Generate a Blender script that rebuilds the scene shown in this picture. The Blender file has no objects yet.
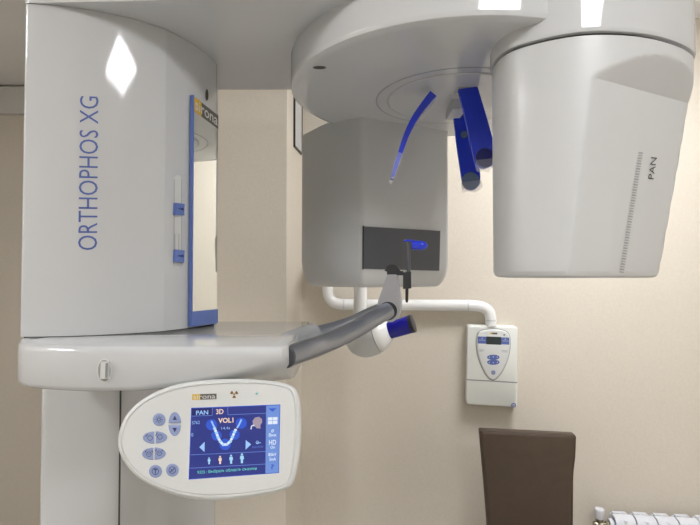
import bpy, bmesh, math, random
from mathutils import Vector, Matrix
from mathutils.bvhtree import BVHTree
random.seed(4)
PI = math.pi
SC = bpy.context.scene
COL = SC.collection
F = 520.0; PITCH = math.radians(1.5); EYE = Vector((0, 0, 1.62))

# ---------------------------------------------------------------- camera
cd = bpy.data.cameras.new('camera'); cam = bpy.data.objects.new('camera', cd); COL.objects.link(cam)
cam.location = EYE; cam.rotation_euler = (PI/2 + PITCH, 0, 0)
cd.sensor_width = 36; cd.lens = F/700*36; cd.clip_start = .01
SC.camera = cam
vs = SC.view_settings
vs.view_transform = 'Standard'; vs.look = 'None'; vs.gamma = 1; vs.use_curve_mapping = False; vs.exposure = 0.06

def ray(u, v):
    x = (u-350)/F; y = (262.5-v)/F
    return Vector((x, math.cos(PITCH)-math.sin(PITCH)*y, math.sin(PITCH)+math.cos(PITCH)*y))
def P(u, v, Y):
    d = ray(u, v); return EYE + d*(Y/d.y)

# ---------------------------------------------------------------- materials
def srgb(c):
    return tuple(((x/255)/12.92 if x/255 <= .04045 else ((x/255+.055)/1.055)**2.4) for x in c) + (1,)
def mat(name, rgb, rough=.5, metal=0, coat=0, noise=0, nscale=40, bump=0, bscale=300, emit=None, estr=1, trans=0, alpha=1, spec=.5):
    m = bpy.data.materials.new(name); m.use_nodes = True
    nt = m.node_tree; b = nt.nodes['Principled BSDF']
    c = srgb(rgb)
    b.inputs['Base Color'].default_value = c
    b.inputs['Roughness'].default_value = rough; b.inputs['Metallic'].default_value = metal
    b.inputs['Coat Weight'].default_value = coat; b.inputs['Coat Roughness'].default_value = .06
    b.inputs['Specular IOR Level'].default_value = spec
    b.inputs['Transmission Weight'].default_value = trans; b.inputs['Alpha'].default_value = alpha
    tc = nt.nodes.new('ShaderNodeTexCoord')
    if noise:
        n = nt.nodes.new('ShaderNodeTexNoise'); n.inputs['Scale'].default_value = nscale; n.inputs['Detail'].default_value = 4
        r = nt.nodes.new('ShaderNodeValToRGB')
        r.color_ramp.elements[0].color = tuple(x*(1-noise) for x in c[:3])+(1,)
        r.color_ramp.elements[1].color = tuple(min(1, x*(1+noise)) for x in c[:3])+(1,)
        r.color_ramp.elements[0].position = .3; r.color_ramp.elements[1].position = .7
        nt.links.new(tc.outputs['Object'], n.inputs['Vector']); nt.links.new(n.outputs['Fac'], r.inputs['Fac'])
        nt.links.new(r.outputs['Color'], b.inputs['Base Color'])
    if bump:
        n = nt.nodes.new('ShaderNodeTexNoise'); n.inputs['Scale'].default_value = bscale; n.inputs['Detail'].default_value = 3
        bp = nt.nodes.new('ShaderNodeBump'); bp.inputs['Strength'].default_value = bump; bp.inputs['Distance'].default_value = .001
        nt.links.new(tc.outputs['Object'], n.inputs['Vector']); nt.links.new(n.outputs['Fac'], bp.inputs['Height'])
        nt.links.new(bp.outputs['Normal'], b.inputs['Normal'])
    if emit:
        b.inputs['Emission Color'].default_value = srgb(emit); b.inputs['Emission Strength'].default_value = estr
    return m
M = {}
M['wall'] = mat('beige_wallpaper', (215, 207, 193), .8, noise=.03, nscale=120, bump=.5, bscale=420)
M['ceiling'] = mat('ceiling_paint', (238, 237, 235), .9, noise=.01)
M['floor'] = mat('floor_tile', (205, 202, 197), .4, noise=.05, nscale=6)
M['trim'] = mat('white_trim', (214, 212, 208), .5, noise=.01)
M['white'] = mat('glossy_white_lacquer', (203, 205, 206), .07, coat=0, noise=.006, nscale=8)
M['white2'] = mat('satin_white_plastic', (203, 205, 205), .4, coat=.1, noise=.006, nscale=30)
M['panelwhite'] = mat('control_panel_plastic', (212, 214, 212), .4, noise=.006, nscale=30)
M['pipe'] = mat('white_pipe_enamel', (234, 235, 234), .2, coat=.4, noise=.004)
M['blue'] = mat('blue_plastic', (100, 124, 192), .35, noise=.02)
M['print'] = mat('blue_print', (84, 104, 170), .5, noise=.01)
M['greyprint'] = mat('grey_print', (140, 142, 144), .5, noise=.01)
M['scaleprint'] = mat('scale_print', (160, 162, 164), .5, noise=.01)
M['darkprint'] = mat('dark_print', (60, 62, 66), .5, noise=.01)
M['recess'] = mat('recess_grey', (160, 160, 156), .5, noise=.01)
M['control'] = mat('control_box_plastic', (226, 228, 222), .45, noise=.004)
M['seam'] = mat('seam_shadow_gap', (70, 68, 64), .7, noise=.01)
M['mirror'] = mat('mirror_glass', (235, 238, 236), .02, metal=1, noise=.002)
M['silver'] = mat('brushed_silver', (172, 176, 184), .3, metal=.9, noise=.02, nscale=60)
M['silverpaint'] = mat('silver_paint', (176, 180, 190), .34, metal=.85, noise=.02, nscale=60)
M['grip'] = mat('grip_metal', (164, 168, 176), .29, metal=.88, noise=.002, nscale=10)
M['black'] = mat('black_plastic', (38, 40, 44), .4, noise=.03)
M['window'] = mat('dark_beam_window', (84, 86, 91), .28, noise=.02)
M['cobalt'] = mat('cobalt_blue_plastic', (30, 58, 215), .2, coat=.3, noise=.02)
M['cobaltdark'] = mat('dark_cobalt_pad', (24, 30, 110), .3, noise=.02)
M['greypad'] = mat('grey_blue_pad', (98, 118, 150), .45, noise=.02)
M['clear'] = mat('clear_film', (235, 238, 242), .15, alpha=.22, noise=.01)
M['sheath'] = mat('smoky_clear_sheath', (190, 194, 196), .18, alpha=.55, noise=.01)
M['leather'] = mat('brown_leather', (74, 60, 48), .42, noise=.06, nscale=30, bump=.5, bscale=160)
M['chairmetal'] = mat('chair_chrome', (190, 190, 190), .2, metal=1, noise=.01)
M['radiator'] = mat('radiator_enamel', (222, 225, 232), .3, coat=.3, noise=.004)
M['brass'] = mat('nickel_brass', (150, 142, 124), .3, metal=.9, noise=.05)
M['yellow'] = mat('badge_yellow', (212, 172, 44), .45, noise=.01)
M['badge'] = mat('badge_grey', (92, 90, 86), .4, noise=.01)
M['badgetext'] = mat('badge_text', (205, 205, 200), .5, noise=.01)
M['radiation'] = mat('radiation_brown', (120, 84, 30), .5, noise=.01)
M['button'] = mat('button_blue_grey', (142, 156, 194), .45, noise=.01)
M['icon'] = mat('icon_navy', (42, 50, 110), .5, noise=.01)
M['lcd'] = mat('lcd_dark', (52, 60, 60), .25, noise=.02)
M['picture'] = mat('picture_print', (206, 208, 208), .4, noise=.05, nscale=60)
def scr(name, rgb, s=.95):
    return mat(name, (10, 12, 20), .25, emit=rgb, estr=s, noise=.01)
M['s_bg'] = scr('screen_navy', (46, 56, 132)); M['s_side'] = scr('screen_blue', (112, 146, 215))
M['s_line'] = scr('screen_line', (110, 140, 220)); M['s_white'] = scr('screen_white', (225, 235, 250))
M['s_peach'] = scr('screen_peach', (245, 215, 190)); M['s_circ'] = scr('screen_circle', (50, 88, 205))
M['s_tooth'] = scr('screen_tooth', (165, 215, 245)); M['s_green'] = scr('screen_green', (110, 205, 190))
M['s_head'] = scr('screen_head', (165, 150, 165)); M['s_tab'] = scr('screen_tab', (34, 38, 100)); M['s_pale'] = scr('screen_pale', (160, 200, 250))
M['lamp'] = mat('lamp_diffuser', (255, 255, 255), .5, emit=(252, 252, 255), estr=28)
M['lampframe'] = mat('lamp_frame', (235, 235, 235), .5, noise=.01)
M['day'] = mat('daylight_pane', (255, 255, 255), .3, emit=(214, 228, 255), estr=3.0)

# ---------------------------------------------------------------- object helpers
def tag(o, label=None, cat=None, group=None, kind=None):
    if label: o['label'] = label
    if cat: o['category'] = cat
    if group: o['group'] = group
    if kind: o['kind'] = kind
    return o
def empty(name, loc, label, cat, group=None):
    o = bpy.data.objects.new(name, None); COL.objects.link(o); o.location = loc; o.empty_display_size = .1
    return tag(o, label, cat, group)
def rootloc(o):
    p = Vector((0, 0, 0))
    while o is not None:
        p += Vector(o.location); o = o.parent
    return p
def obj(name, bm, m, parent=None, smooth=True, ang=35, label=None, keep=False):
    me = bpy.data.meshes.new(name)
    if not keep: bmesh.ops.recalc_face_normals(bm, faces=bm.faces)
    if parent is not None: bmesh.ops.translate(bm, vec=-rootloc(parent), verts=bm.verts)
    if smooth:
        for f in bm.faces: f.smooth = True
        for e in bm.edges:
            if len(e.link_faces) == 2 and e.calc_face_angle(0) > math.radians(ang): e.smooth = False
    bm.to_mesh(me); bm.free()
    for mm in (m if isinstance(m, (list, tuple)) else [m]): me.materials.append(mm)
    o = bpy.data.objects.new(name, me); COL.objects.link(o)
    if parent is not None: o.parent = parent
    if label: o['label'] = label
    return o
def struct(name, bm, m, parent=None):
    o = obj(name, bm, m, parent, smooth=False)
    if parent is None: o['kind'] = 'structure'
    return o

# ---------------------------------------------------------------- shape helpers
def bevel(bm, w, seg=2, ang=30, sel=None):
    es = [e for e in bm.edges if len(e.link_faces) == 2 and e.calc_face_angle(0) > math.radians(ang) and (sel is None or sel(e))]
    if es: bmesh.ops.bevel(bm, geom=es, offset=w, segments=seg, profile=.5, affect='EDGES', clamp_overlap=True)
    return bm
def box(c, s, bv=0, seg=2, bm=None, rot=None):
    b = bmesh.new(); bmesh.ops.create_cube(b, size=1)
    bmesh.ops.scale(b, vec=s, verts=b.verts)
    if bv: bevel(b, bv, seg)
    if rot is not None: bmesh.ops.transform(b, matrix=rot, verts=b.verts)
    bmesh.ops.translate(b, vec=c, verts=b.verts)
    return merge(bm, b)
def merge(bm, b):
    if bm is None: return b
    me = bpy.data.meshes.new('tmp'); b.to_mesh(me); b.free(); bm.from_mesh(me); bpy.data.meshes.remove(me); return bm
def loft(rings, caps=True, closed=True, bm=None):
    b = bmesh.new(); R = [[b.verts.new(p) for p in r] for r in rings]
    n = len(R[0])
    for a, c in zip(R, R[1:]):
        for i in range(n if closed else n-1):
            j = (i+1) % n
            try: b.faces.new((a[i], a[j], c[j], c[i]))
            except ValueError: pass
    if caps:
        b.faces.new(R[0][::-1]); b.faces.new(R[-1])
    return merge(bm, b)
def prism(pts, off, bv=0, seg=2, bm=None, ang=30):
    """closed outline (3-D points) pushed along the vector off"""
    b = loft([pts, [Vector(p)+Vector(off) for p in pts]])
    if bv: bevel(b, bv, seg, ang)
    return merge(bm, b)
def zprism(xy, z0, z1, bv=0, seg=2, bm=None, ang=30, sel=None):
    b = loft([[Vector((x, y, z0)) for x, y in xy], [Vector((x, y, z1)) for x, y in xy]])
    if bv: bevel(b, bv, seg, ang, sel)
    return merge(bm, b)
def roundpoly(pts, r, n=6):
    out = []; N = len(pts)
    if not isinstance(r, (list, tuple)): r = [r]*N
    for i in range(N):
        p = Vector(pts[i]); a = Vector(pts[i-1])-p; c = Vector(pts[(i+1) % N])-p
        rr = min(r[i], a.length*.48, c.length*.48)
        if rr <= 0: out.append(tuple(p)); continue
        q0 = p+a.normalized()*rr; q1 = p+c.normalized()*rr
        for k in range(n+1):
            t = k/n; out.append(tuple(q0*(1-t)**2 + p*2*t*(1-t) + q1*t*t))
    return out
def catmull(pts, n=6, closed=False):
    out = []; N = len(pts); pts = [Vector(p) for p in pts]
    rng = range(N) if closed else range(N-1)
    for i in rng:
        if closed: a, b, c, d = pts[i-1], pts[i], pts[(i+1) % N], pts[(i+2) % N]
        else: a, b, c, d = pts[max(i-1, 0)], pts[i], pts[i+1], pts[min(i+2, N-1)]
        for k in range(n):
            t = k/n
            out.append(.5*((2*b)+(c-a)*t+(2*a-5*b+4*c-d)*t*t+(-a+3*b-3*c+d)*t**3))
    if not closed: out.append(pts[-1])
    return out
def tube(path, r, n=24, caps=True, bm=None, capround=False):
    path = [Vector(p) for p in path]; N = len(path)
    rs = list(r) if isinstance(r, (list, tuple)) else [r]*N
    rings = []; up = None
    for i, p in enumerate(path):
        t = (path[min(i+1, N-1)]-path[max(i-1, 0)]).normalized()
        if up is None:
            up = Vector((0, 0, 1)) if abs(t.z) < .9 else Vector((1, 0, 0))
        s = t.cross(up).normalized(); up = s.cross(t).normalized()
        rings.append([p+(s*math.cos(2*PI*k/n)+up*math.sin(2*PI*k/n))*rs[i] for k in range(n)])
    return loft(rings, caps, bm=bm)
def lathe(base, axis, prof, n=36, bm=None, caps=True):
    """prof: list of (distance along axis, radius)"""
    axis = Vector(axis).normalized(); h = Vector((0, 0, 1)) if abs(axis.z) < .9 else Vector((1, 0, 0))
    s = axis.cross(h).normalized(); u = s.cross(axis)
    rings = [[Vector(base)+axis*a+(s*math.cos(2*PI*k/n)+u*math.sin(2*PI*k/n))*max(r, 1e-4) for k in range(n)] for a, r in prof]
    return loft(rings, caps, bm=bm)

# ---- printing on a surface: a flat outline in picture coordinates laid on a real surface
class Surf:
    def __init__(s, bm):
        bmesh.ops.recalc_face_normals(bm, faces=bm.faces); bm.normal_update(); s.t = BVHTree.FromBMesh(bm)
    def pt(s, u, v, off=.0006):
        d = ray(u, v).normalized(); h = s.t.ray_cast(EYE, d)
        if h[0] is None:
            h = s.t.find_nearest(EYE+d*1.0); return h[0]+h[1]*off
        n = h[1] if h[1].dot(d) < 0 else -h[1]
        return h[0]+n*off
class Flat:
    def __init__(s, p, n): s.p = Vector(p); s.n = Vector(n).normalized()
    def pt(s, u, v, off=.0006):
        d = ray(u, v); t = (s.p-EYE).dot(s.n)/d.dot(s.n)
        return EYE+d*t+s.n*off*(1 if s.n.y < 0 else -1)
class Print:
    def __init__(s, surf, off=.0006): s.s = surf; s.o = off; s.bm = bmesh.new()
    def poly(s, pts, mi=0, lay=0):
        vs = [s.bm.verts.new(s.s.pt(u, v, s.o+lay*.0003)) for u, v in pts]
        f = s.bm.faces.new(vs); f.material_index = mi
    def circ(s, u, v, ru, rv=None, mi=0, lay=0, n=20, a0=0, a1=2*PI):
        rv = rv or ru
        full = abs(a1-a0-2*PI) < 1e-6
        s.poly([(u+ru*math.cos(a0+(a1-a0)*k/n), v+rv*math.sin(a0+(a1-a0)*k/n)) for k in range(n if full else n+1)], mi, lay)
    def ring(s, u, v, r, w, mi=0, lay=0, n=16, rv=None):
        rv = rv or r
        for k in range(n):
            a, b = 2*PI*k/n, 2*PI*(k+1)/n
            s.poly([(u+(r-w)*math.cos(a), v+(rv-w)*math.sin(a)), (u+r*math.cos(a), v+rv*math.sin(a)),
                    (u+r*math.cos(b), v+rv*math.sin(b)), (u+(r-w)*math.cos(b), v+(rv-w)*math.sin(b))], mi, lay)
    def line(s, pts, w, mi=0, lay=0):
        for (a, b), (c, d) in zip(pts, pts[1:]):
            L = math.hypot(c-a, d-b) or 1; nx, ny = -(d-b)/L*w/2, (c-a)/L*w/2
            s.poly([(a+nx, b+ny), (c+nx, d+ny), (c-nx, d-ny), (a-nx, b-ny)], mi, lay)
    def text(s, body, q, mi=0, lay=1, bold=0, space=1):
        """q: picture corners of the text box: bottom-left, bottom-right, top-right, top-left in reading direction"""
        cu = bpy.data.curves.new('t', 'FONT'); cu.body = body; cu.resolution_u = 3; cu.offset = bold; cu.space_character = space
        o = bpy.data.objects.new('t', cu); COL.objects.link(o)
        dg = bpy.context.evaluated_depsgraph_get(); dg.update()
        me = o.evaluated_get(dg).to_mesh()
        P0 = [v.co.copy() for v in me.vertices]; Fs = [list(p.vertices) for p in me.polygons]
        x0 = min(p.x for p in P0); x1 = max(p.x for p in P0); y0 = min(p.y for p in P0); y1 = max(p.y for p in P0)
        vs = []
        for p in P0:
            a = (p.x-x0)/(x1-x0); b = (p.y-y0)/(y1-y0)
            u = (q[0][0]*(1-a)+q[1][0]*a)*(1-b)+(q[3][0]*(1-a)+q[2][0]*a)*b
            v = (q[0][1]*(1-a)+q[1][1]*a)*(1-b)+(q[3][1]*(1-a)+q[2][1]*a)*b
            vs.append(s.bm.verts.new(s.s.pt(u, v, s.o+lay*.0003)))
        for f in Fs:
            try: g = s.bm.faces.new([vs[i] for i in f]); g.material_index = mi
            except ValueError: pass
        o.evaluated_get(dg).to_mesh_clear(); bpy.data.objects.remove(o); bpy.data.curves.remove(cu)
    def obj(s, name, m, parent, label=None):
        for f in s.bm.faces:
            f.normal_update()
            c = f.calc_center_median()
            if f.normal.dot(c-EYE) > 0: f.normal_flip()
        return obj(name, s.bm, m, parent, smooth=False, label=label, keep=True)

# ================================================================ THE ROOM
CEIL = 2.705
WD = Vector((1, -.119, 0)).normalized()         # direction along the main wall
WN = Vector((-.119, -1, 0)).normalized()        # its normal, into the room
W0 = Vector((-.217, 2.36, 0))                   # main wall meets the pier here
def wall(name, a, b, thick, m=None, z0=0, z1=None, n=None):
    a = Vector(a); b = Vector(b); d = (b-a).normalized()
    n = n if n is not None else Vector((d.y, -d.x, 0))
    z1 = z1 or CEIL
    pts = [a, b, b-n*thick, a-n*thick]
    return struct(name, zprism([(p.x, p.y) for p in pts], z0, z1), m or M['wall'])
WR = W0+WD*2.62
wall('wall_back', W0, WR, .12, n=WN)
PC = W0+WN*.30                                   # near right corner of the pier
PL = PC-WD*.62
struct('wall_pier', zprism([(p.x, p.y) for p in (PC, W0-WN*.12, W0-WD*.62-WN*.75, PL)], 0, CEIL), M['wall'])
wall('wall_far', (-2.42, 2.94, 0), (PL.x+.02, 2.94, 0), .12, n=Vector((0, -1, 0)))
wall('wall_left', (-2.42, -2.3, 0), (-2.42, 2.94, 0), .12, n=Vector((1, 0, 0)))
wall('wall_right', (WR.x, -2.3, 0), (WR.x, WR.y, 0), .12, n=Vector((-1, 0, 0)))
wall('wall_rear', (-2.42, -2.3, 0), (WR.x, -2.3, 0), .12, n=Vector((0, 1, 0)))
struct('floor', box((0, .35, -.05), (5.1, 5.5, .1)), M['floor'])
struct('ceiling', box((0, .35, CEIL+.05), (5.1, 5.5, .1)), M['ceiling'])
# white beam running under the ceiling on the far wall
struct('trim_1', box((-1.6, 2.925, 2.615), (1.62, .03, .155), .004), M['trim'])

# ceiling lamp and a second one at the back of the room; added fill at left
def lamp(x, y, label, sx=.58, sy=.58):
    t = empty('ceiling_light_panel', (x, y, CEIL), label, 'ceiling light', None)
    obj('lamp_frame', box((x, y, CEIL-.008), (sx+.03, sy+.03, .012), .003), M['lampframe'], t)
    obj('lamp_diffuser', box((x, y, CEIL-.0165), (sx, sy, .005)), M['lamp'], t, smooth=False)
lamp(.66, -.44, 'square white light panel on the ceiling just behind and right of the camera')

lamp(-1.95, .1, 'added unseen fill panel on the ceiling beside the left wall')  # unseen panel, added only to fill the shadows from the left
lamp(.90, 1.40, 'square white light panel on the ceiling near the back wall above the chair', .54, .54)

# ================================================================ THE PANORAMIC X-RAY MACHINE
X = empty('panoramic_xray_machine', (-.5, 1.3, 0), 'large glossy white panoramic dental x-ray machine with tilted control screen and blue head supports', 'x-ray machine')
# column
colxy = roundpoly([(-.655, 1.10), (-.462, 1.085), (-.41, 1.165), (-.372, 1.33), (-.357, 1.40), (-.43, 1.55), (-.655, 1.55)],
                  [.02, .05, .06, .05, .01, .02, .02], 5)
obj('column', zprism(colxy, .03, 2.36), M['white'], X)
obj('base_plate', zprism(roundpoly([(-.75, .80), (-.2, .80), (-.2, 1.6), (-.75, 1.6)], .06), 0, .03, .006), M['white2'], X)
b = box((-.476, 1.0855, .72), (.0025, .003, 1.38)); obj('column_seam', b, M['seam'], X)
# carriage cover: a quarter round shell
CC = Vector((-.597, 1.23)); CR = .280
Z0, Z1 = 1.5095, 2.124
def cpt(a, r=CR): return (CC.x+r*math.sin(a), CC.y-r*math.cos(a))
def bez(p0, a0, l0, p3, a3, l3, n):
    p0 = Vector(p0); p3 = Vector(p3); a0 = math.radians(a0); a3 = math.radians(a3)
    p1 = p0+Vector((math.cos(a0), math.sin(a0)))*l0; p2 = p3-Vector((math.cos(a3), math.sin(a3)))*l3
    return [tuple(p0*(1-t)**3+p1*3*t*(1-t)**2+p2*3*t*t*(1-t)+p3*t**3) for t in [k/n for k in range(n+1)]]
prof = [(-.604, 1.30), (-.604, .963), (-.6032, .956), (-.601, .9515)]
prof += bez((-.597, .9505), 2, .08, (-.3765, 1.0515), 49, .078, 60)
prof += bez((-.3755, 1.0527), 51, .0006, (-.3745, 1.0545), 58, .0006, 3)
prof += bez((-.3738, 1.0557), 59.5, .05, (-.3172, 1.228), 90, .06, 24)
CPROF = prof[1:]
prof += [(-.345, 1.30)]
bm = zprism(prof, Z0, Z1)
SCOV = Surf(bm)
cover = obj('carriage_cover', bm, M['white'], X, ang=50)
p = Print(SCOV, .0009)
p.text('ORTHOPHOS XG', [(97.3, 250), (98.6, 97), (80.0, 96), (78.0, 250)], bold=-.004)
p.obj('lettering', M['print'], cover)
p = Print(SCOV, .001); p.circ(206.5, 95, 1.6, 6, n=16); p.obj('screw_cap', M['seam'], cover)
# slider slot and two blue sliders on the side panel
def capsule(u0, u1, v0, v1, r=None, n=8, s=.35):
    r = (u1-u0)/2; c = (u0+u1)/2; ry = r*1.3; o = []
    for k in range(n+1):
        a = PI+PI*k/n; o.append((c+r*math.cos(a), v0+ry+ry*math.sin(a)))
    for k in range(n+1):
        a = PI*k/n; o.append((c+r*math.cos(a), v1-ry+ry*math.sin(a)))
    return o
p = Print(SCOV, .0007); p.poly(capsule(173.6, 181.4, 175, 268)); p.obj('slider_slot', M['panelwhite'], cover)
p = Print(SCOV, .0009)
p.line([(174, 179), (173.7, 264)], .5); p.line([(181.2, 179), (181, 264)], .4); p.line([(178.6, 234), (178.4, 250)], .5); p.line([(174.6, 234), (174.6, 250)], .5)
p.obj('slot_edge', M['greyprint'], cover)
def on(surf, pts, off): return [surf.pt(u, v, off) for u, v in pts]
for (v0, v1) in ((203, 215.5), (249.5, 262.5)):
    q = [(173.2, v0), (182.2, v0+1), (181.8, v1), (172.9, v1-.5)]
    sl = obj('slider', bevel(loft([on(SCOV, q, -.002), on(SCOV, q, .007)]), .0012), M['blue'], cover)
    p = Print(SCOV, .0085); p.poly([(176, (v0+v1)/2), (180.5, (v0+v1)/2-1.3), (180.5, (v0+v1)/2+1.3)]); p.line([(175.5, (v0+v1)/2-.3), (180, (v0+v1)/2-.3)], .7)
    p.obj('slider_arrow', M['icon'], sl)
# tall mirror on the side, blue framed
ma = Vector((-.3435, 1.107)); mb = Vector((-.3093, 1.191)); md = (mb-ma).normalized(); mn = Vector((md.y, -md.x))
def mquad(s0, s1, z0, z1, o0, o1, bv=0, top=None):
    A = ma+md*s0; B = ma+md*s1
    zt = top if top is not None else z1
    base = [Vector((A.x, A.y, z0)), Vector((B.x, B.y, z0)), Vector((B.x, B.y, zt)), Vector((A.x, A.y, z1))]
    n3 = Vector((mn.x, mn.y, 0))
    b = loft([[q+n3*o0 for q in base], [q+n3*o1 for q in base]])
    if bv: bevel(b, bv)
    return b
LM = (mb-ma).length
mirror = obj('mirror', mquad(.003, LM-.002, 1.545, 1.975, .002, .0075, top=1.958), M['mirror'], X, smooth=False)
fr = mquad(0, .003, 1.513, 2.008, 0, .009, .001)
fr = merge(fr, mquad(.003, LM, 1.513, 1.545, 0, .009, .001))
obj('mirror_frame', fr, M['blue'], mirror)
bd = mquad(.006, LM-.002, 1.975, 2.006, .002, .008, top=1.985)
# badge band above the mirror glass
A = ma+md*.003; B = ma+md*(LM-.002); n3 = Vector((mn.x, mn.y, 0))
bd.free()
def bandpt(s, z, o): q = A+(B-A)*s; return Vector((q.x, q.y, z))+n3*o
def band(s0, s1, m, nm, par, o=.0082):
    zt0, zt1 = 2.006-.017*s0, 2.006-.017*s1; zb0, zb1 = 1.975-.017*s0, 1.975-.017*s1
    b = loft([[bandpt(s0, zb0, .002), bandpt(s1, zb1, .002), bandpt(s1, zt1, .002), bandpt(s0, zt0, .002)],
              [bandpt(s0, zb0, o), bandpt(s1, zb1, o), bandpt(s1, zt1, o), bandpt(s0, zt0, o)]])
    return obj(nm, b, m, par, smooth=False)
band(0, .3, M['yellow'], 'badge', mirror, .0079); band(.3, 1, M['badge'], 'badge', mirror, .0079)
tx = bandpt(0, 1.98, .0085)
p = Print(Flat(tx, Vector((mn.x, mn.y, 0))), .0)
def bpx(s, z):
    w = bandpt(s, z-.017*s, .0085)-EYE
    c = math.cos(PITCH); sn = math.sin(PITCH)
    dep = w.y*c+w.z*sn; up = -w.y*sn+w.z*c
    return (350+F*w.x/dep, 262.5-F*up/dep)
p.text('sirona', [bpx(.05, 1.980), bpx(.97, 1.980), bpx(.97, 2.003), bpx(.05, 2.003)], lay=0, bold=.01)
p.obj('badge_lettering', M['badgetext'], mirror)

# overhead arm: wide glossy slab carrying cover and rotor
oa = zprism(roundpoly([(-.609, .949), (.1, .925), (.34, 1.10), (.34, 1.396), (-.36, 1.396), (-.41, 1.5), (-.609, 1.5)], [.02, .02, .05, .05, 0, .01, .03]), 2.125, 2.36, .006, 2, ang=40)
obj('overhead_arm', oa, M['white'], X)

# rotor disc
DC = Vector((.238, 1.235)); DR = .378; DZ = 2.052
pf = [(0, .001), (0, DR-.02), (.0012, DR-.008), (.005, DR-.002), (.012, DR), (.014, DR), (.016, DR), (.27, DR), (.30, DR-.04), (.30, .001)]
dbm = lathe((DC.x, DC.y, DZ), (0, 0, 1), pf, 96)
SDISC = Surf(dbm)
disc = obj('rotor_disc', dbm, M['white'], X)
IC = Vector((.262, 1.262))
for r, w in ((.199, .003), (.172, .0022)):
    obj('ring_groove', lathe((IC.x, IC.y, DZ), (0, 0, -1), [(-.001, r-w), (.0005, r-w), (.0005, r), (-.001, r)], 72, caps=False), M['greyprint' if r > .18 else 'recess'], disc)
obj('inner_ring', lathe((IC.x, IC.y, DZ), (0, 0, -1), [(0, .168), (.002, .166), (.0025, .001)], 72), M['white'], disc)
p = Print(SDISC, .0008); p.circ(319.5, 67.2, 6.8, 1.7, n=18); p.obj('screw_hole', M['seam'], disc)

# tube head, hanging under the far left side of the rotor
th = [(-.155, 1.62), (-.06, 1.463), (.033, 1.403), (.293, 1.543), (.300, 1.74), (.05, 1.80), (-.13, 1.76)]
thr = [.03, .06, .012, .012, .05, .05, .05]
def inset(poly, d):
    out = []; N = len(poly); c = sum((Vector(q) for q in poly), Vector((0, 0)))/N
    for q in poly:
        v = c-Vector(q); out.append(tuple(Vector(q)+v.normalized()*d))
    return out
rings = []
base = roundpoly(th, thr, 7)
for z, d in ((1.588, .06), (1.589, .036), (1.594, .026), (1.603, .017), (1.618, .009), (1.640, .003), (1.665, 0), (2.058, 0)):
    rings.append([Vector((x, y, z)) for x, y in inset(base, d)])
tb = loft(rings); STH = Surf(tb)
tube_head = obj('tube_head', tb, M['white2'], X, ang=50)
q = [(363.5, 226.5), (439.3, 231), (438.3, 270.5), (363.0, 268.5)]
obj('beam_window', bevel(loft([on(STH, q, -.004), on(STH, q, .005)]), .0008), M['window'], tube_head, label='dark grey rectangular beam window')
obj('window_edge', loft([on(STH, [(362.6, 226), (363.8, 226), (363.4, 269), (362.2, 269)], -.002), on(STH, [(362.6, 226), (363.8, 226), (363.4, 269), (362.2, 269)], .0055)]), M['black'], tube_head)

# sensor head on the right: round above, with a recessed flat facet below
SCN = Vector((.456, 1.02)); FN = Vector((.465, -.885)).normalized(); F0 = Vector((.411, .855)); FB = Vector((.372, .866))
SOUT = [Vector((q.x, q.y)) for q in catmull([(.2745, .975, 0), (.2885, .914, 0), (.350, .866, 0), (.418, .850, 0), (.504, .864, 0), (.590, .907, 0), (.639, .957, 0), (.652, 1.02, 0), (.630, 1.10, 0), (.560, 1.17, 0), (.46, 1.19, 0), (.365, 1.17, 0), (.322, 1.11, 0), (.2875, 1.04, 0)], 12, True)]
def sring(z, ins=0, facet=True):
    out = []
    dist = (F0-SCN).dot(FN)+max(0, z-1.948)*.80 - max(0, 1.948-z)/.33*((F0-SCN).dot(FN)-(FB-SCN).dot(FN))
    s = 1 if z > 1.985 else 1-.26*(1.985-z)/.365
    for q in SOUT:
        d = q-SCN; m = d.dot(FN)
        if facet and m > dist: d = d*(dist/m)
        d = d*(1-ins/d.length)
        if d.x > 0: d = Vector((d.x*s, d.y))
        out.append(Vector((SCN.x+d.x, SCN.y+d.y, z)))
    return out
zs = [1.6165, 1.6175, 1.6205, 1.626] + [1.63+i*(.318/14) for i in range(15)] + [1.951+i*.004 for i in range(17)] + [2.019]
ins = [.03, .012, .004, .001]+[0]*40
rings = [sring(z, ins=i) for z, i in zip(zs, ins)]
sb = loft(rings); SSH = Surf(sb)
sensor = obj('sensor_head', sb, M['white2'], X, ang=24)
p = Print(SSH, .0008)
p.text('PAN', [(653.0, 179.5), (656.4, 157.8), (650.6, 157.0), (647.6, 178.7)])
p.obj('lettering', M['darkprint'], sensor)
p = Print(SSH, .0007)
for k in range(46):
    t = k/45; u = 640.3+(621.3-640.3)*t; v = 153+(272-153)*t
    p.line([(u-2.2, v-.3), (u+2.2, v+.3)], 1.0 if k % 2 else 1.5)
p.obj('scale_marks', M['scaleprint'], sensor)
obj('sensor_collar', loft([sring(z, i, False) for z, i in ((2.024, .03), (2.024, .008), (2.0252, -.002), (2.030, -.0035), (2.032, -.0035), (2.034, -.0035), (2.30, -.0035))]), M['white'], X, ang=50)
obj('collar_gap', loft([sring(2.017, .006, False), sring(2.026, .006, False)]), M['seam'], X)

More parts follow.
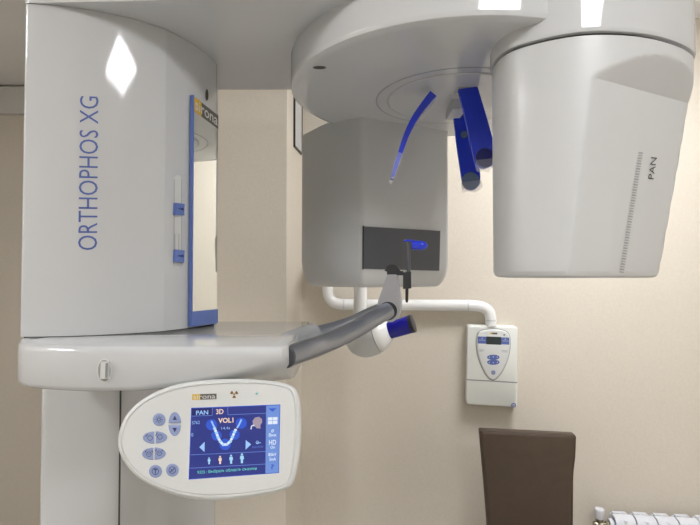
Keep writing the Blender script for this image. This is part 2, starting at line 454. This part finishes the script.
# lower arm
stations = [(-.606, .962, 0), (-.595, .938, 0), (-.576, .905, 0), (-.558, .879, 0), (-.54, .863, 0), (-.522, .851, 0), (-.49, .841, 0), (-.46, .833, 0), (-.42, .827, 0), (-.34, .824, .004), (-.27, .823, .02), (-.19, .823, .05), (-.13, .824, .08), (-.108, .828, .092), (-.101, .845, .09)]
rings = []
for x, yf, bq in stations:
    zc = 1.437 + bq*.50
    yb = 1.29 if x > -.59 else 1.27
    r = [(yb, 1.436), (yb, 1.503), (yb-.006, 1.508)]
    r += [(yf+.012, 1.508), (yf+.006, 1.5065), (yf+.002, 1.503), (yf, 1.497), (yf+.001, zc+.008), (yf+.004, zc+.002), (yf+.010+bq*.25, zc-.001-bq*.15), (yf+.016+bq, 1.436)]
    rings.append([Vector((x, y, z)) for y, z in r])
lb = loft(rings); SLA = Surf(lb)
arm = obj('lower_arm', lb, M['white'], X, ang=45)
obj('cover_gap', zprism([(x+(-.45-x)*.02, y+(1.2-y)*.02) for x, y in CPROF], 1.5075, 1.5098), M['seam'], X)
p = Print(SLA, .0006); p.circ(104.4, 370.5, 7.6, 12.3, mi=0, n=28)
p.circ(104.6, 370.5, 6.4, 10.8, mi=1, lay=1, n=28)
sw = p.obj('switch_recess', [M['panelwhite'], M['recess']], arm)
q = [(102.5, 361.5), (110, 361.5), (109.5, 378), (101.8, 378)]
obj('rocker_switch', bevel(loft([on(SLA, q, -.001), on(SLA, q, .0055)]), .001), M['panelwhite'], arm)
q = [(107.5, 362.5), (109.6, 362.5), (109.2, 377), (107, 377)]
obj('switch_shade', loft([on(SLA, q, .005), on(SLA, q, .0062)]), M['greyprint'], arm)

# control panel
PN = Vector((.10, -.93, .30)).normalized(); PF = Flat(P(215, 440, .79), PN)
out = [(118.5, 447), (120, 430), (127, 415), (140, 402), (160, 391), (182, 384.5), (210, 381), (240, 380), (268, 381.5), (288, 385.5), (295, 391), (298.5, 404),
       (299.5, 425), (298.5, 447), (295.5, 468), (291.5, 482), (284, 488.5), (265, 493.5), (238, 497.5), (210, 499), (185, 496.5), (160, 489), (140, 478), (126, 464)]
ou = catmull([Vector(o).to_3d() for o in out], 5, True)
ou2 = [(q.x, q.y) for q in ou]
cen = Vector((212, 440))
def shr(k): return [tuple(Vector(q)+(cen-Vector(q)).normalized()*k) for q in ou2]
bk = [[PF.pt(u, v, o) for u, v in shr(k)] for k, o in ((8, -.036), (0, -.034), (-2, -.026), (-2, -.008), (-1, -.003), (1.6, .0002), (3.0, .0003), (3.4, -.0014), (4.2, -.0014), (4.6, 0))]
pb = loft(bk)
panel = obj('control_panel', pb, M['panelwhite'], X, ang=40)
obj('panel_stem', tube([P(215, 440, .79)+Vector((-.01, .03, -.0)), Vector((-.20, .93, 1.42)), Vector((-.20, .96, 1.445))], .02), M['white2'], X)
# buttons
def button(pts, name='button'):
    c = sum((Vector(q) for q in pts), Vector((0, 0)))/len(pts)
    i2 = [tuple(Vector(q)+(c-Vector(q))*.12) for q in pts]
    return obj(name, loft([[PF.pt(u, v, -.003) for u, v in pts], [PF.pt(u, v, .0006) for u, v in pts], [PF.pt(u, v, .0014) for u, v in i2]]), M['button'], panel)
def ell(u, v, a, b, n=28, a0=0, a1=2*PI):
    full = abs(a1-a0-2*PI) < 1e-6
    return [(u+a*math.cos(a0+(a1-a0)*k/n), v+b*math.sin(a0+(a1-a0)*k/n)) for k in range(n if full else n+1)]
bt = [button(ell(159.2, 419.6, 6.4, 6.4)), button(ell(155.6, 471.3, 6.5, 6.5)), button(ell(172.5, 470.1, 6.5, 6.5)),
      button(ell(174.9, 423.2, 6.2, 11.2, 14, PI, 2*PI)), button(ell(174.8, 424.8, 6.2, 11.2, 14, 0, PI)),
      button(ell(154.3, 437.6, 11.4, 6.2, 14, PI/2, 3*PI/2)), button(ell(155.9, 437.3, 11.4, 6.2, 14, -PI/2, PI/2)),
      button(ell(153.2, 453.8, 11.0, 6.2, 14, PI/2, 3*PI/2)), button(ell(154.9, 453.5, 11.0, 6.2, 14, -PI/2, PI/2))]
def icon(b): return Print(PF, .0017), b
p, b = icon(bt[0]); p.ring(159.2, 419.6, 1.9, .6)
for k in range(8):
    a = k*PI/4; p.line([(159.2+2.4*math.cos(a), 419.6+2.4*math.sin(a)), (159.2+3.9*math.cos(a), 419.6+3.9*math.sin(a))], .55)
p.obj('button_icon', M['icon'], b)
p, b = icon(bt[1]); p.ring(155.6, 471.3, 3.6, .6); p.poly([(154.2, 469), (157.2, 469), (157.2, 470), (154.2, 470)]); p.line([(155.7, 469), (155.7, 474)], .8); p.obj('button_icon', M['icon'], b)
p, b = icon(bt[2]); p.ring(172.5, 470.1, 3.6, .6); p.line([(170.5, 472), (174.5, 468.2)], .8); p.line([(171, 469), (173.5, 471.5)], .6); p.obj('button_icon', M['icon'], b)
p, b = icon(bt[3]); p.poly([(175, 415.6), (172.9, 420), (177.1, 420)]); p.obj('button_icon', M['icon'], b)
p, b = icon(bt[4]); p.poly([(174.9, 432.4), (172.9, 428), (177, 428)]); p.obj('button_icon', M['icon'], b)
for bi, (cu, cv), s in ((5, (150.4, 438), 1), (6, (160.2, 437), 1), (7, (149.2, 454.2), 0), (8, (159.6, 453.2), 0)):
    p, b = icon(bt[bi])
    p.ring(cu, cv, 2.6, .5)
    if s: p.line([(cu-4.5, cv-1.2), (cu-2.5, cv-4)], .7)
    else: p.line([(cu-1.3, cv-.3), (cu+1.3, cv-.3)], .5); p.line([(cu-4, cv-2), (cu-2.6, cv-3.6)], .8); p.line([(cu+2.6, cv-3.6), (cu+4, cv-2)], .8)
    p.obj('button_icon', M['icon'], b)
# badge, radiation sign, indicator
p = Print(PF, .0005)
p.poly([(192.2, 394.4), (200.2, 394.1), (200.2, 399.8), (192.2, 400)], 0); p.poly([(200.2, 394.1), (216.6, 393.6), (216.6, 399.2), (200.2, 399.8)], 1)
p.text('sirona', [(193.4, 399.2), (215.4, 398.5), (215.4, 394.3), (193.4, 395)], 2, 1, bold=.005)
p.obj('badge', [M['yellow'], M['badge'], M['badgetext']], panel)
p = Print(PF, .0005); p.circ(234.2, 394.2, .9, mi=0, lay=1)
for k in range(3):
    a = PI/2+k*2*PI/3; pts = [(234.2+1.4*math.cos(a-.5), 394.2+1.4*math.sin(a-.5))]+[(234.2+4*math.cos(a-.5+t/4), 394.2+4*math.sin(a-.5+t/4)) for t in range(5)]+[(234.2+1.4*math.cos(a+.5), 394.2+1.4*math.sin(a+.5))]
    p.poly(pts)
p.obj('radiation_symbol', M['radiation'], panel)
p = Print(PF, .0005); p.circ(256.6, 393.6, 2.2, mi=0); p.circ(256.6, 393.6, 1.0, mi=1, lay=1); p.obj('indicator_light', [M['white2'], M['s_green']], panel)
# screen
p = Print(PF, .0002)
p.poly([(191.2, 407.9), (280.4, 404.4), (279.0, 473.0), (188.6, 479.6)], 5)
p.poly([(192, 408.6), (266.2, 405.7), (265.4, 473.4), (189.3, 478.8)], 0, 1)
p.poly([(266.2, 405.7), (279.8, 405.1), (278.5, 472.5), (265.4, 473.4)], 1, 1)
p.poly([(192, 408.6), (212.5, 407.8), (212.3, 415.4), (191.7, 416.2)], 9, 2)
p.line([(191.7, 416.2), (212.3, 415.4), (212.5, 407.8)], .5, 2, 3); p.line([(227.8, 407.2), (228, 414.8), (266, 413.2)], .5, 2, 3)
p.text('PAN', [(196.2, 415.0), (208.3, 414.5), (208.3, 410.2), (196.2, 410.7)], 10, 3, bold=.02)
p.text('3D', [(216.2, 414.3), (223.6, 414.0), (223.6, 409.0), (216.2, 409.3)], 4, 3, bold=.02)
for (u, v, r) in ((211.6, 424.8, 5.6), (241.2, 423.2, 5.6), (216.6, 435.4, 5.2), (234.6, 434.6, 5.2), (225.2, 444.4, 5.8)): p.circ(u, v, r, r, 5, 2)
p.line([(211.5, 421), (214, 426.5), (215.5, 428.5)], 1.6, 10, 3); p.line([(241.5, 419.5), (239, 425), (237, 428)], 1.6, 10, 3)
th_ = [(214.8, 428.5), (216.6, 433), (218.2, 437.5), (220.4, 441.6), (223.4, 444.6), (227, 444.4), (230.4, 441.4), (232.6, 437), (234.6, 432), (236.8, 428)]
for a, b in zip(th_, th_[1:]):
    m = ((a[0]+b[0])/2, (a[1]+b[1])/2); p.circ(a[0], a[1], 1.75, 1.6, 6, 4, 8); p.circ(m[0], m[1], 1.5, 1.4, 3, 5, 8)
p.text('VOL1', [(218.4, 423.2), (233.6, 422.6), (233.6, 417.6), (218.4, 418.2)], 4, 6, bold=.03)
p.text('14,4s', [(221.6, 430), (230.2, 429.6), (230.2, 426.6), (221.6, 427)], 10, 6)
p.text('5762', [(192.2, 424.4), (199.8, 424), (199.8, 420.8), (192.2, 421.2)], 10, 3)
p.text('0', [(191.4, 436.6), (193.3, 436.5), (193.3, 433), (191.4, 433.1)], 10, 3)
p.poly([(199.4, 447.2), (204.8, 441.8), (204.6, 452)], 10, 3); p.poly([(245.8, 440), (245.6, 449.6), (251.2, 444.4)], 10, 3)
p.text('0,5mA/Gr', [(252.4, 448.2), (263.6, 447.6), (263.6, 445.6), (252.4, 446.2)], 2, 3); p.line([(256, 443), (261, 442.8)], .7, 10, 3); p.ring(257.4, 442.4, 1.6, .5, 10, 3)
p.line([(190.4, 454.9), (265.8, 451.4)], .5, 2, 3); p.line([(189.8, 468.2), (265.5, 464)], .5, 2, 3)
for k, (u, v0, v1, c) in enumerate(((209.2, 457.2, 464.2, 6), (220.2, 455.7, 464, 4), (231.2, 454.5, 463.7, 6), (242, 453.2, 463.2, 6))):
    h = v1-v0; p.circ(u, v0+h*.12, h*.11, h*.11, c, 3, 10)
    p.poly([(u-h*.17, v0+h*.25), (u+h*.17, v0+h*.25), (u+h*.2, v0+h*.6), (u+h*.11, v0+h*.6), (u+h*.11, v1), (u-h*.11, v1), (u-h*.11, v0+h*.6), (u-h*.2, v0+h*.6)], c, 3)
p.text('9325 : Выбрать область съемки', [(197.4, 474.6), (256.6, 470.4), (256.6, 466.6), (197.4, 470.8)], 7, 3, bold=.01)
p.poly([(253, 424.6), (252.6, 420.8), (255, 417.6), (259, 416.8), (262, 419), (262.2, 422.6), (260.4, 425), (260.6, 428.6), (256.4, 428.2), (255.6, 426.6), (253.6, 426.6)], 8, 3)
p.line([(254.4, 425), (251.6, 426), (251, 429.4)], 1.0, 3, 4)
p.poly([(268.6, 408.6), (276.4, 408.2), (272.6, 411.8)], 5, 3)
p.poly([(268, 417.4), (277.6, 417), (277.4, 424), (267.9, 424.4)], 3, 3); p.line([(272.8, 417), (272.7, 424.4)], .4, 1, 4); p.line([(268, 420.8), (277.6, 420.4)], .4, 1, 4)
for t, q in (('Ø', (271.2, 274, 429.6, 432.6)), ('Вык', (268.9, 276.6, 433.4, 436.8)), ('HD', (269.0, 276.2, 440, 445.0)), ('On', (270.4, 275, 446, 448.8)), ('85kV', (268.4, 276.4, 453, 456.2)), ('5mA', (269.4, 276, 457.6, 460.8)), ('?', (270.8, 274, 464.4, 469.4))):
    p.text(t, [(q[0], q[3]), (q[1], q[3]-.3), (q[1], q[2]-.3), (q[0], q[2])], 3 if t != '?' else 5, 3, bold=.015)
p.obj('screen', [M['s_bg'], M['s_side'], M['s_line'], M['s_white'], M['s_peach'], M['s_circ'], M['s_tooth'], M['s_green'], M['s_head'], M['s_tab'], M['s_pale']], panel, label='lit blue touch screen with tooth arch menu')

# hand grips running out to the bite holder
g1 = catmull([P(285.8, 356.4, .872), P(305, 350.6, .918), P(323, 344.3, .975), P(342, 336.2, 1.02), P(358, 327.8, 1.055), P(373, 319, 1.085), P(388, 310.5, 1.115)], 6)
obj('hand_grip', tube(g1, [.0186-.0009*i/len(g1) for i in range(len(g1))], 32), M['grip'], X)
g2 = catmull([P(299, 345, 1.06), P(316, 334.5, 1.10), P(335, 329, 1.13), P(354, 322.5, 1.15), P(372, 314, 1.15), P(388, 308, 1.135)], 6)
obj('hand_grip', tube(g2, [.0165]*len(g2), 32), M['grip'], X)
sh = catmull([P(283, 347, .97), P(290, 342.5, 1.02), P(303, 337.5, 1.075), P(314, 334.2, 1.10)], 4)
obj('grip_sheath', tube(sh, [.012, .018, .0215]+[.0232]*(len(sh)-3), 32), M['sheath'], X, label='smoky clear plastic sheath over grip end')
e0 = g1[0]; e1 = (g1[2]-g1[0]).normalized()
obj('grip_flange', lathe(e0-e1*.003, e1, [(0, .0185), (.001, .0198), (.005, .0198), (.006, .0185)]), M['window'], X)
obj('grip_root', tube([e0, e0+Vector((-.004, .05, 0)), e0+Vector((-.006, .10, 0))], [.017, .022, .022], 24), M['white'], X)

# bracket and bite block holder
yb = 1.112
bo = [(387.2, 274.5), (396.6, 274.5), (401.0, 300), (400.6, 311), (397.5, 318.5), (392, 322.6), (386, 321.5), (379, 312), (377.0, 303), (381.5, 291)]
bo = roundpoly(bo, [1, 1, 4, 4, 4, 4, 4, 4, 4, 4], 4)
brk = obj('bite_bracket', prism([P(u, v, yb) for u, v in bo], (.006, .03, 0), .002), M['silverpaint'], X)
obj('bracket_shadow_gap', lathe(P(388, 311, yb-.001), (0, 1, 0), [(0, .0165), (0, .0196), (.002, .0196), (.002, .0165)], 36), M['black'], brk)
bh = prism([P(u, v, yb+.004) for u, v in roundpoly([(384.4, 271), (386.5, 266.8), (390, 264.6), (394.5, 264.6), (398, 266.8), (400.4, 271), (403, 271), (403, 272.4), (411, 271.4), (411.2, 288.5), (403, 289), (403, 275.4), (387, 275.4), (387, 271.6)], .4, 2)], (.003, .022, 0), .001)
holder = obj('bite_holder', bh, M['black'], X)
obj('holder_pin', tube([P(406.8, 302.5, yb+.015), P(406.8, 300, yb+.015), P(407, 285, yb+.015)], [.0022, .0034, .0036], 12), M['black'], holder)
obj('holder_rod', tube(catmull([P(408.6, 272, yb+.015), P(408.4, 258, yb+.015), P(408, 246, yb+.015), P(406.6, 242.4, yb+.015), P(404.5, 241.4, yb+.015)], 4), .0042, 12), M['window'], holder)
bb = tube([P(411.5, 245.2, yb+.015), P(413, 245.2, yb+.015), P(421, 245.4, yb+.012), P(425, 245.8, yb+.01), P(427.2, 246, yb+.008)], [.0085, .0098, .0102, .0085, .003], 20)
bb = tube([P(403.6, 241.4, yb+.013), P(408, 240.4, yb+.012), P(414, 241, yb+.012)], .0022, 10, bm=bb)
obj('bite_block', bb, M['cobalt'], holder)

# temple supports
def strap(outl, Y, m, lean, nm='temple_support'):
    return obj(nm, prism([P(u, v, Y) for u, v in outl], (0, .009, 0), .0015), m, X)
fo = roundpoly([(458.2, 89), (477.6, 86.6), (490, 128), (494.4, 146), (494.8, 162), (489, 168.2), (480, 168.4), (475, 163), (466, 120)], [1, 1, 10, 6, 8, 6, 6, 6, 10], 5)
fs = strap(fo, 1.17, M['cobalt'], 0)
obj('support_pad', prism([P(u, v, 1.167) for u, v in ell(485, 157.6, 9.4, 9.6)], (0, .003, 0), .0008), M['cobaltdark'], fs)
ro = roundpoly([(453, 112), (466.4, 110.4), (478.5, 160), (480.6, 176), (479.8, 185), (474, 190.4), (467, 189.6), (462.6, 183), (457.6, 150)], [1, 1, 8, 6, 6, 6, 6, 6, 8], 5)
rs_ = strap(ro, 1.33, M['cobalt'], 0)
obj('support_pad', prism([P(u, v, 1.327) for u, v in ell(470.8, 181, 8.9, 8.8)], (0, .003, 0), .0008), M['greypad'], rs_)
obj('support_button', prism([P(u, v, 1.328) for u, v in ell(464.2, 134.4, 3.3, 3.4)], (0, .002, 0)), M['greypad'], rs_)
for (o, Y, pts) in ((fs, 1.165, [(476, 160), (495.6, 158), (495.5, 166), (491, 168), (490, 171), (484, 170), (479, 171), (477, 168)]), (rs_, 1.325, [(462, 182), (481, 180), (482.6, 186), (480.2, 189.4), (476, 191.6), (468, 190.6), (463.6, 192.6), (462.8, 188)])):
    obj('clear_sleeve', prism([P(u, v, Y) for u, v in pts], (0, .013, 0), .0006), M['clear'], o)
# the left one is seen edge on
lc = catmull([P(432.5, 95.5, 1.17), P(424, 106, 1.17), P(414, 120, 1.17), P(406, 136, 1.17), P(399.5, 155, 1.17), P(394.5, 170, 1.17), P(392.5, 178, 1.17)], 5)
rings = []; N = len(lc)
for i, q in enumerate(lc):
    t = (lc[min(i+1, N-1)]-lc[max(i-1, 0)]).normalized(); s = Vector((t.z, 0, -t.x)).normalized()
    w = .0125*(1-i/(N-1))+.006
    rings.append([q+s*w*.5+Vector((0, -.014, 0)), q-s*w*.5+Vector((0, -.014, 0)), q-s*w*.5+Vector((.0, .03, 0)), q+s*w*.5+Vector((.0, .03, 0))])
ls = obj('temple_support', bevel(loft(rings), .0015), M['cobalt'], X)
rings = [[c+(c-sum(r, Vector())/4)*.35 for c in r] for r in rings]
last = [c+Vector((-.001, 0, -.006)) for c in rings[-1]]
obj('clear_sleeve', loft(rings[20:]+[last]), M['clear'], ls)
obj('support_mount', prism([P(u, v, 1.172) for u, v in [(455.5, 84.5), (480, 83.8), (480.5, 86.5), (458.5, 90)]], (0, .03, 0), .001), M['white2'], X)
obj('support_mount', prism([P(u, v, 1.25) for u, v in [(452.5, 89), (466, 86), (467, 108), (452.5, 109)]], (0, .09, 0), .001), M['white2'], X)
obj('support_cap', prism([P(u, v, 1.322) for u, v in [(450.5, 107.8), (466, 105.6), (466.5, 111), (453.5, 113)]], (0, .02, 0), .001), M['greypad'], X)

# ================================================================ INTRAORAL X-RAY ON THE WALL
I = empty('wall_xray_unit', (.595, 2.22, 1.25), 'white wall mounted dental x-ray unit with control box, pipe arm and round tube head', 'x-ray unit')
def wallpt(u, v, off=0):
    d = ray(u, v); t = (W0+WN*off-EYE).dot(WN)/d.dot(WN); return EYE+d*t
pr = .0245
def wp(u, v): return wallpt(u, v, .04)
pipe = [wp(327.5, 262), wp(327.5, 284)]+catmull([wp(327.5, 288), wp(328.8, 297), wp(334, 302.6), wp(343, 304.6)], 5)+[wp(400, 305), wp(468, 305.4)]+catmull([wp(472, 305.5), wp(482, 307), wp(488.6, 311.5), wp(490.8, 319)], 5)+[wp(490.9, 326)]
obj('arm_pipe', tube(pipe, pr, 28), M['pipe'], I)
obj('pipe_joint', tube([wp(343.4, 304.6), wp(345, 304.6)], pr+.0008, 28), M['white2'], I)
obj('pipe_joint', tube([wp(467, 305.4), wp(468.6, 305.4)], pr+.0008, 28), M['white2'], I)
obj('pipe_joint', tube([wp(490.9, 319.5), wp(490.9, 321)], pr+.0008, 28), M['white2'], I)
# controller
CF = Flat(wallpt(492, 365, .055), WN)
co = roundpoly([(467.4, 324.8), (517.8, 326.8), (517.4, 408), (466.2, 404.4)], 3, 5)
cb = loft([[CF.pt(u, v, o) for u, v in [tuple(Vector(q)+(Vector((492, 366))-Vector(q)).normalized()*k) for q in co]] for k, o in ((0, -.055), (0, -.006), (.5, -.002), (1.6, 0))])
cbx = obj('controller_box', cb, M['control'], I, ang=40)
p = Print(CF, .0008); p.line([(466.6, 379.6), (517.2, 382.6)], 1.1); p.obj('box_seam', M['greyprint'], cbx)
sh_ = [(480, 331.6), (486, 329.8), (493, 329.2), (500, 329.8), (506, 331.8), (509.3, 336), (510, 345), (508, 357), (504, 367.5), (498.5, 376), (492.8, 379.8), (486.8, 375.6), (481.6, 366), (477.8, 355), (476.4, 344), (477, 335.6)]
so = [(q.x, q.y) for q in catmull([Vector(q).to_3d() for q in sh_], 4, True)]
fp = loft([[CF.pt(u, v, o) for u, v in [tuple(Vector(q)+(Vector((493, 352))-Vector(q)).normalized()*k) for q in so]] for k, o in ((-.4, -.002), (0, .004), (.8, .007), (1.6, .0078))])
face = obj('keypad_plate', fp, M['panelwhite'], I)
obj('plate_outline', loft([[CF.pt(u, v, o) for u, v in [tuple(Vector(q)+(Vector((493, 352))-Vector(q)).normalized()*k) for q in so]] for k, o in ((-.9, -.002), (-.7, .0012))]), M['greyprint'], I)
p = Print(CF, .0082); p.poly([(477.6, 336.2), (509, 337.4), (509, 344.4), (477.6, 343.2)], 0)
p.poly([(486, 336.2), (500.8, 336.8), (500.8, 344.6), (486, 344)], 1, 1)
p.line([(478.6, 339.8), (485, 340)], .4, 2, 1); p.line([(502, 340.6), (508.4, 340.8)], .4, 2, 1); p.circ(482, 338.2, .6, mi=2, lay=1, n=8); p.circ(505, 339, .6, mi=2, lay=1, n=8)
p.obj('display', [M['print'], M['lcd'], M['badgetext']], face, label='small dark display in a blue strip')
p = Print(CF, .0082)
p.circ(493, 357.0, 6.3, 2.6, n=20); p.circ(493, 361.9, 6.3, 2.6, n=20); p.poly([(490.4, 357), (495.6, 357), (495.6, 362), (490.4, 362)], 0, 1)
p.circ(493, 372.2, 2.1, n=16); p.ring(493, 372.2, 1.1, .4, 1, 1)
for u, v in ((489, 357), (493, 356.6), (497, 357), (489, 362), (493, 362.4), (497, 362)): p.circ(u, v, .55, mi=1, lay=2, n=8)
p.line([(479, 349.6), (484, 349.8)], .5, 2); p.line([(479, 350.8), (482.6, 351)], .4, 2); p.line([(501, 350.4), (507.4, 350.6)], .5, 2); p.line([(502, 351.6), (507, 351.8)], .4, 2)
p.obj('keys', [M['print'], M['badgetext'], M['greyprint']], face)
p = Print(CF, .0082); p.poly([(490, 332.2), (492, 332.3), (492, 334), (490, 333.9)], 0); p.poly([(492, 332.3), (497, 332.5), (497, 334.2), (492, 334)], 1); p.obj('badge', [M['yellow'], M['badge']], face)
p = Print(CF, .0082); p.poly([(502.6, 334.2), (505.2, 334.3), (503.8, 336)]); p.obj('warning_mark', M['badge'], face)
p = Print(CF, .001); p.circ(513.6, 405.2, 2.5, 2.3); p.ring(513.6, 405.2, 1.5, .6, 1, 1, rv=1.3); p.obj('round_sticker', [M['print'], M['badgetext']], cbx)
# tube head on its hanger
HY = 1.98; k = HY/F
hc = P(363.5, 338.5, HY); ax = Vector((math.cos(math.radians(19)), -.30, math.sin(math.radians(19)))).normalized()
prof_ = [(-17.4, 0), (-17.2, 3), (-16.2, 7.5), (-13.7, 11.8), (-9, 15.8), (-3, 18.6), (3, 19.4), (10, 19.1), (14.8, 18.4)]
prof2 = [(15.4, 18.2), (18.5, 17.4), (21.5, 15.6), (24.5, 12.8), (27.6, 10), (28.2, 8.8)]
tube2 = obj('tube_housing', lathe(hc, ax, [(a*k, r*k) for a, r in prof_], 48), M['white2'], I)
obj('housing_seam', lathe(hc, ax, [(14.6*k, 17.8*k), (15.6*k, 17.8*k)], 48), M['seam'], tube2)
obj('housing_collar', lathe(hc, ax, [(a*k, r*k) for a, r in prof2], 48), M['pipe'], I)
M['cone'] = mat('deep_blue_cone', (20, 18, 150), .25, noise=.01)
cone = obj('blue_cone', lathe(hc, ax, [(27*k, 8.2*k), (51*k, 8.8*k), (52.6*k, 8.4*k), (52.6*k, 7.6*k), (40*k, 7.4*k)], 40), M['cone'], I, label='blue plastic cone')
obj('cone_end', lathe(hc, ax, [(45*k, 10.0*k), (52.7*k, 9.9*k), (53*k, 9*k), (53*k, .1)], 40) if False else lathe(hc, ax, [(49.6*k, 8.9*k), (52.8*k, 8.95*k), (53.2*k, 8.2*k), (53.2*k, .001)], 40), M['black'], cone)
hang = [P(359.5, 330, HY), P(360.5, 300, HY), P(360.8, 250, HY)]
obj('hanger', tube(hang, [.029, .0255, .0255], 28), M['pipe'], I)
top = P(360.8, 250, HY); w = wp(327.5, 262)
obj('scissor_arm', tube(catmull([w+Vector((0, 0, .01)), w+Vector((.01, -.02, .04)), (w+top)/2+Vector((0, 0, .06)), top+Vector((0, .02, .03)), top+Vector((0, 0, -.01))], 6), .0245, 24), M['pipe'], I)

# ================================================================ CHAIR
cl = wallpt(528, 470, .12)
H = empty('dining_chair', (P(530, 470, 1.98).x, 1.85, 0), 'high-backed dark brown leather chair standing in front of the beige wall', 'chair')
BF = Flat(P(528, 470, 2.0), Vector((-.10, -1, .03)))
bo = roundpoly([(479.6, 429.8), (576, 434.6), (575.4, 455), (573, 474), (572.6, 530), (572.6, 600), (494, 600), (488, 530), (483.6, 474)], [2.5, 2.5, 8, 8, 0, 4, 4, 0, 0], 5)
cc = Vector((528, 500))
bkb = loft([[BF.pt(u, v, o) for u, v in [tuple(Vector(q)+(cc-Vector(q)).normalized()*s) for q in bo]] for s, o in ((4, -.045), (.8, -.042), (0, -.036), (0, -.010), (.7, -.004), (2.2, -.0008), (6, .001), (30, .004))])
obj('backrest', bkb, M['leather'], H, ang=40)
pip = [BF.pt(q[0]+(cc.x-q[0])*.006, q[1]+1.0, -.004) for q in bo]
obj('piping', tube(pip+[pip[0]], .0028, 8), M['leather'], H)
rz = Matrix.Rotation(-math.radians(5.7), 4, 'Z')
sc = Vector((P(530, 470, 1.98).x, 1.77, .45))
obj('seat', box(sc, (.43, .43, .08), .02, 3, rot=rz), M['leather'], H)
for sx in (-1, 1):
    for sy in (-1, 1):
        a = rz @ Vector((sx*.18, sy*.18, -.035)); b_ = rz @ Vector((sx*.195, sy*.2, -.45))
        obj('leg', tube([sc+b_, sc+a], [.012, .017], 14), M['chairmetal'], H)

# ================================================================ RADIATOR
def rpt(s, off, z): return W0+WD*s+WN*off+Vector((0, 0, z))
s0 = (P(611.5, 514, 2.1)-W0).dot(WD)+.016; 
RZ = .656
R = empty('wall_radiator', rpt(s0+.28, .06, .1), 'white sectional aluminium radiator under the wall with a white valve cap', 'radiator')
def frame_box(bm, sa, sb, oa, ob, za, zb, bv=.002):
    q = [rpt(sa, oa, 0), rpt(sb, oa, 0), rpt(sb, ob, 0), rpt(sa, ob, 0)]
    return zprism([(v.x, v.y) for v in q], za, zb, bv, 2, bm)
for k in range(8):
    a = s0+k*.080; b = a+.0745; m = (a+b)/2
    # front plate with a rounded crown
    prf = [(.122, .14), (.124, RZ-.07), (.121, RZ-.035), (.113, RZ-.012), (.098, RZ-.001), (.070, RZ), (.068, RZ-.006), (.094, RZ-.008), (.106, RZ-.017), (.113, RZ-.037), (.1155, RZ-.07), (.1145, .14)]
    bmx = bevel(loft([[rpt(s_, o, z) for o, z in prf] for s_ in (a, b)]), .002)
    bmx = frame_box(bmx, m-.005, m+.005, .035, .118, .14, RZ-.006, .001)
    bmx = frame_box(bmx, a+.004, b-.004, .032, .038, .14, RZ-.01, .001)
    bmx = frame_box(bmx, a+.012, b-.012, .032, .052, RZ-.012, RZ-.004, .001)
    for off in (.062,):
        bmx = frame_box(bmx, a+.002, b-.002, off-.004, off+.004, RZ-.05, RZ-.008, .001)
    bmx = tube([rpt(a-.003, .075, RZ-.055), rpt(b+.003, .075, RZ-.055)], .02, 16, bm=bmx)
    bmx = tube([rpt(a-.003, .075, .20), rpt(b+.003, .075, .20)], .02, 16, bm=bmx)
    obj('radiator_section', bmx, M['radiator'], R)
vz = RZ-.044; vd = -WD
obj('end_plug', lathe(rpt(s0+.002, .075, vz), vd, [(0, .025), (.012, .026), (.016, .024)], 24), M['radiator'], R)
vb = lathe(rpt(s0-.012, .075, vz), vd, [(0, .011), (.004, .016), (.014, .016), (.015, .010), (.022, .010), (.024, .015), (.036, .015), (.044, .012), (.060, .011)], 20)
vb = lathe(rpt(s0-.050, .075, vz-.06), (0, 0, 1), [(0, .011), (.03, .011), (.032, .015), (.05, .015), (.055, .012), (.074, .012), (.076, .015), (.086, .015)], 20, bm=vb)
vb = lathe(rpt(s0-.012, .075, vz), vd, [(.024, .0165), (.036, .0165)], 6, bm=vb)
obj('valve', vb, M['brass'], R)
obj('valve_cap', lathe(rpt(s0-.050, .075, vz+.024), (0, 0, 1), [(0, .015), (.004, .0165), (.034, .0195), (.037, .0195), (.041, .017), (.043, .010), (.0435, .001)], 24), M['radiator'], R)
obj('supply_pipe', tube([rpt(s0-.050, .075, vz-.055), rpt(s0-.050, .075, .04)], .009, 14), M['pipe'], R)
for q in (.15, .47): obj('bracket', frame_box(None, s0+q, s0+q+.02, -.002, .04, RZ-.08, RZ-.05), M['radiator'], R)

# ================================================================ FRAMED NOTICE ON THE PIER'S SIDE
sf = Flat(PC, WD)
def pside(t, z, off=0): return PC-WN*t+WD*off+Vector((0, 0, z))
t0 = .115; t1 = .265
T = empty('framed_notice', pside(.19, 2.2, 0), 'narrow framed notice hanging on the side of the wall pier behind the machine', 'picture frame')
def sidebox(t0, t1, z0, z1, o0, o1, bv=.001, bm=None):
    return prism([pside(t0, z0, o0), pside(t1, z0, o0), pside(t1, z1, o0), pside(t0, z1, o0)], WD*(o1-o0), bv, bm=bm)
fb = sidebox(t0, t0+.006, 2.165, 2.50, 0, .008); fb = sidebox(t1-.006, t1, 2.165, 2.50, 0, .008, bm=fb)
fb = sidebox(t0, t1, 2.165, 2.172, 0, .008, bm=fb); fb = sidebox(t0, t1, 2.488, 2.50, 0, .008, bm=fb)
obj('frame', fb, M['black'], T)
obj('notice', sidebox(t0+.005, t1-.010, 2.170, 2.49, 0, .006), M['picture'], T)

# soft bounce through the room comes from the ceiling panels and the added fill; a dim world for leaks
w = bpy.data.worlds.new('world'); SC.world = w; w.use_nodes = True
w.node_tree.nodes['Background'].inputs[0].default_value = (.8, .85, 1, 1); w.node_tree.nodes['Background'].inputs[1].default_value = .3
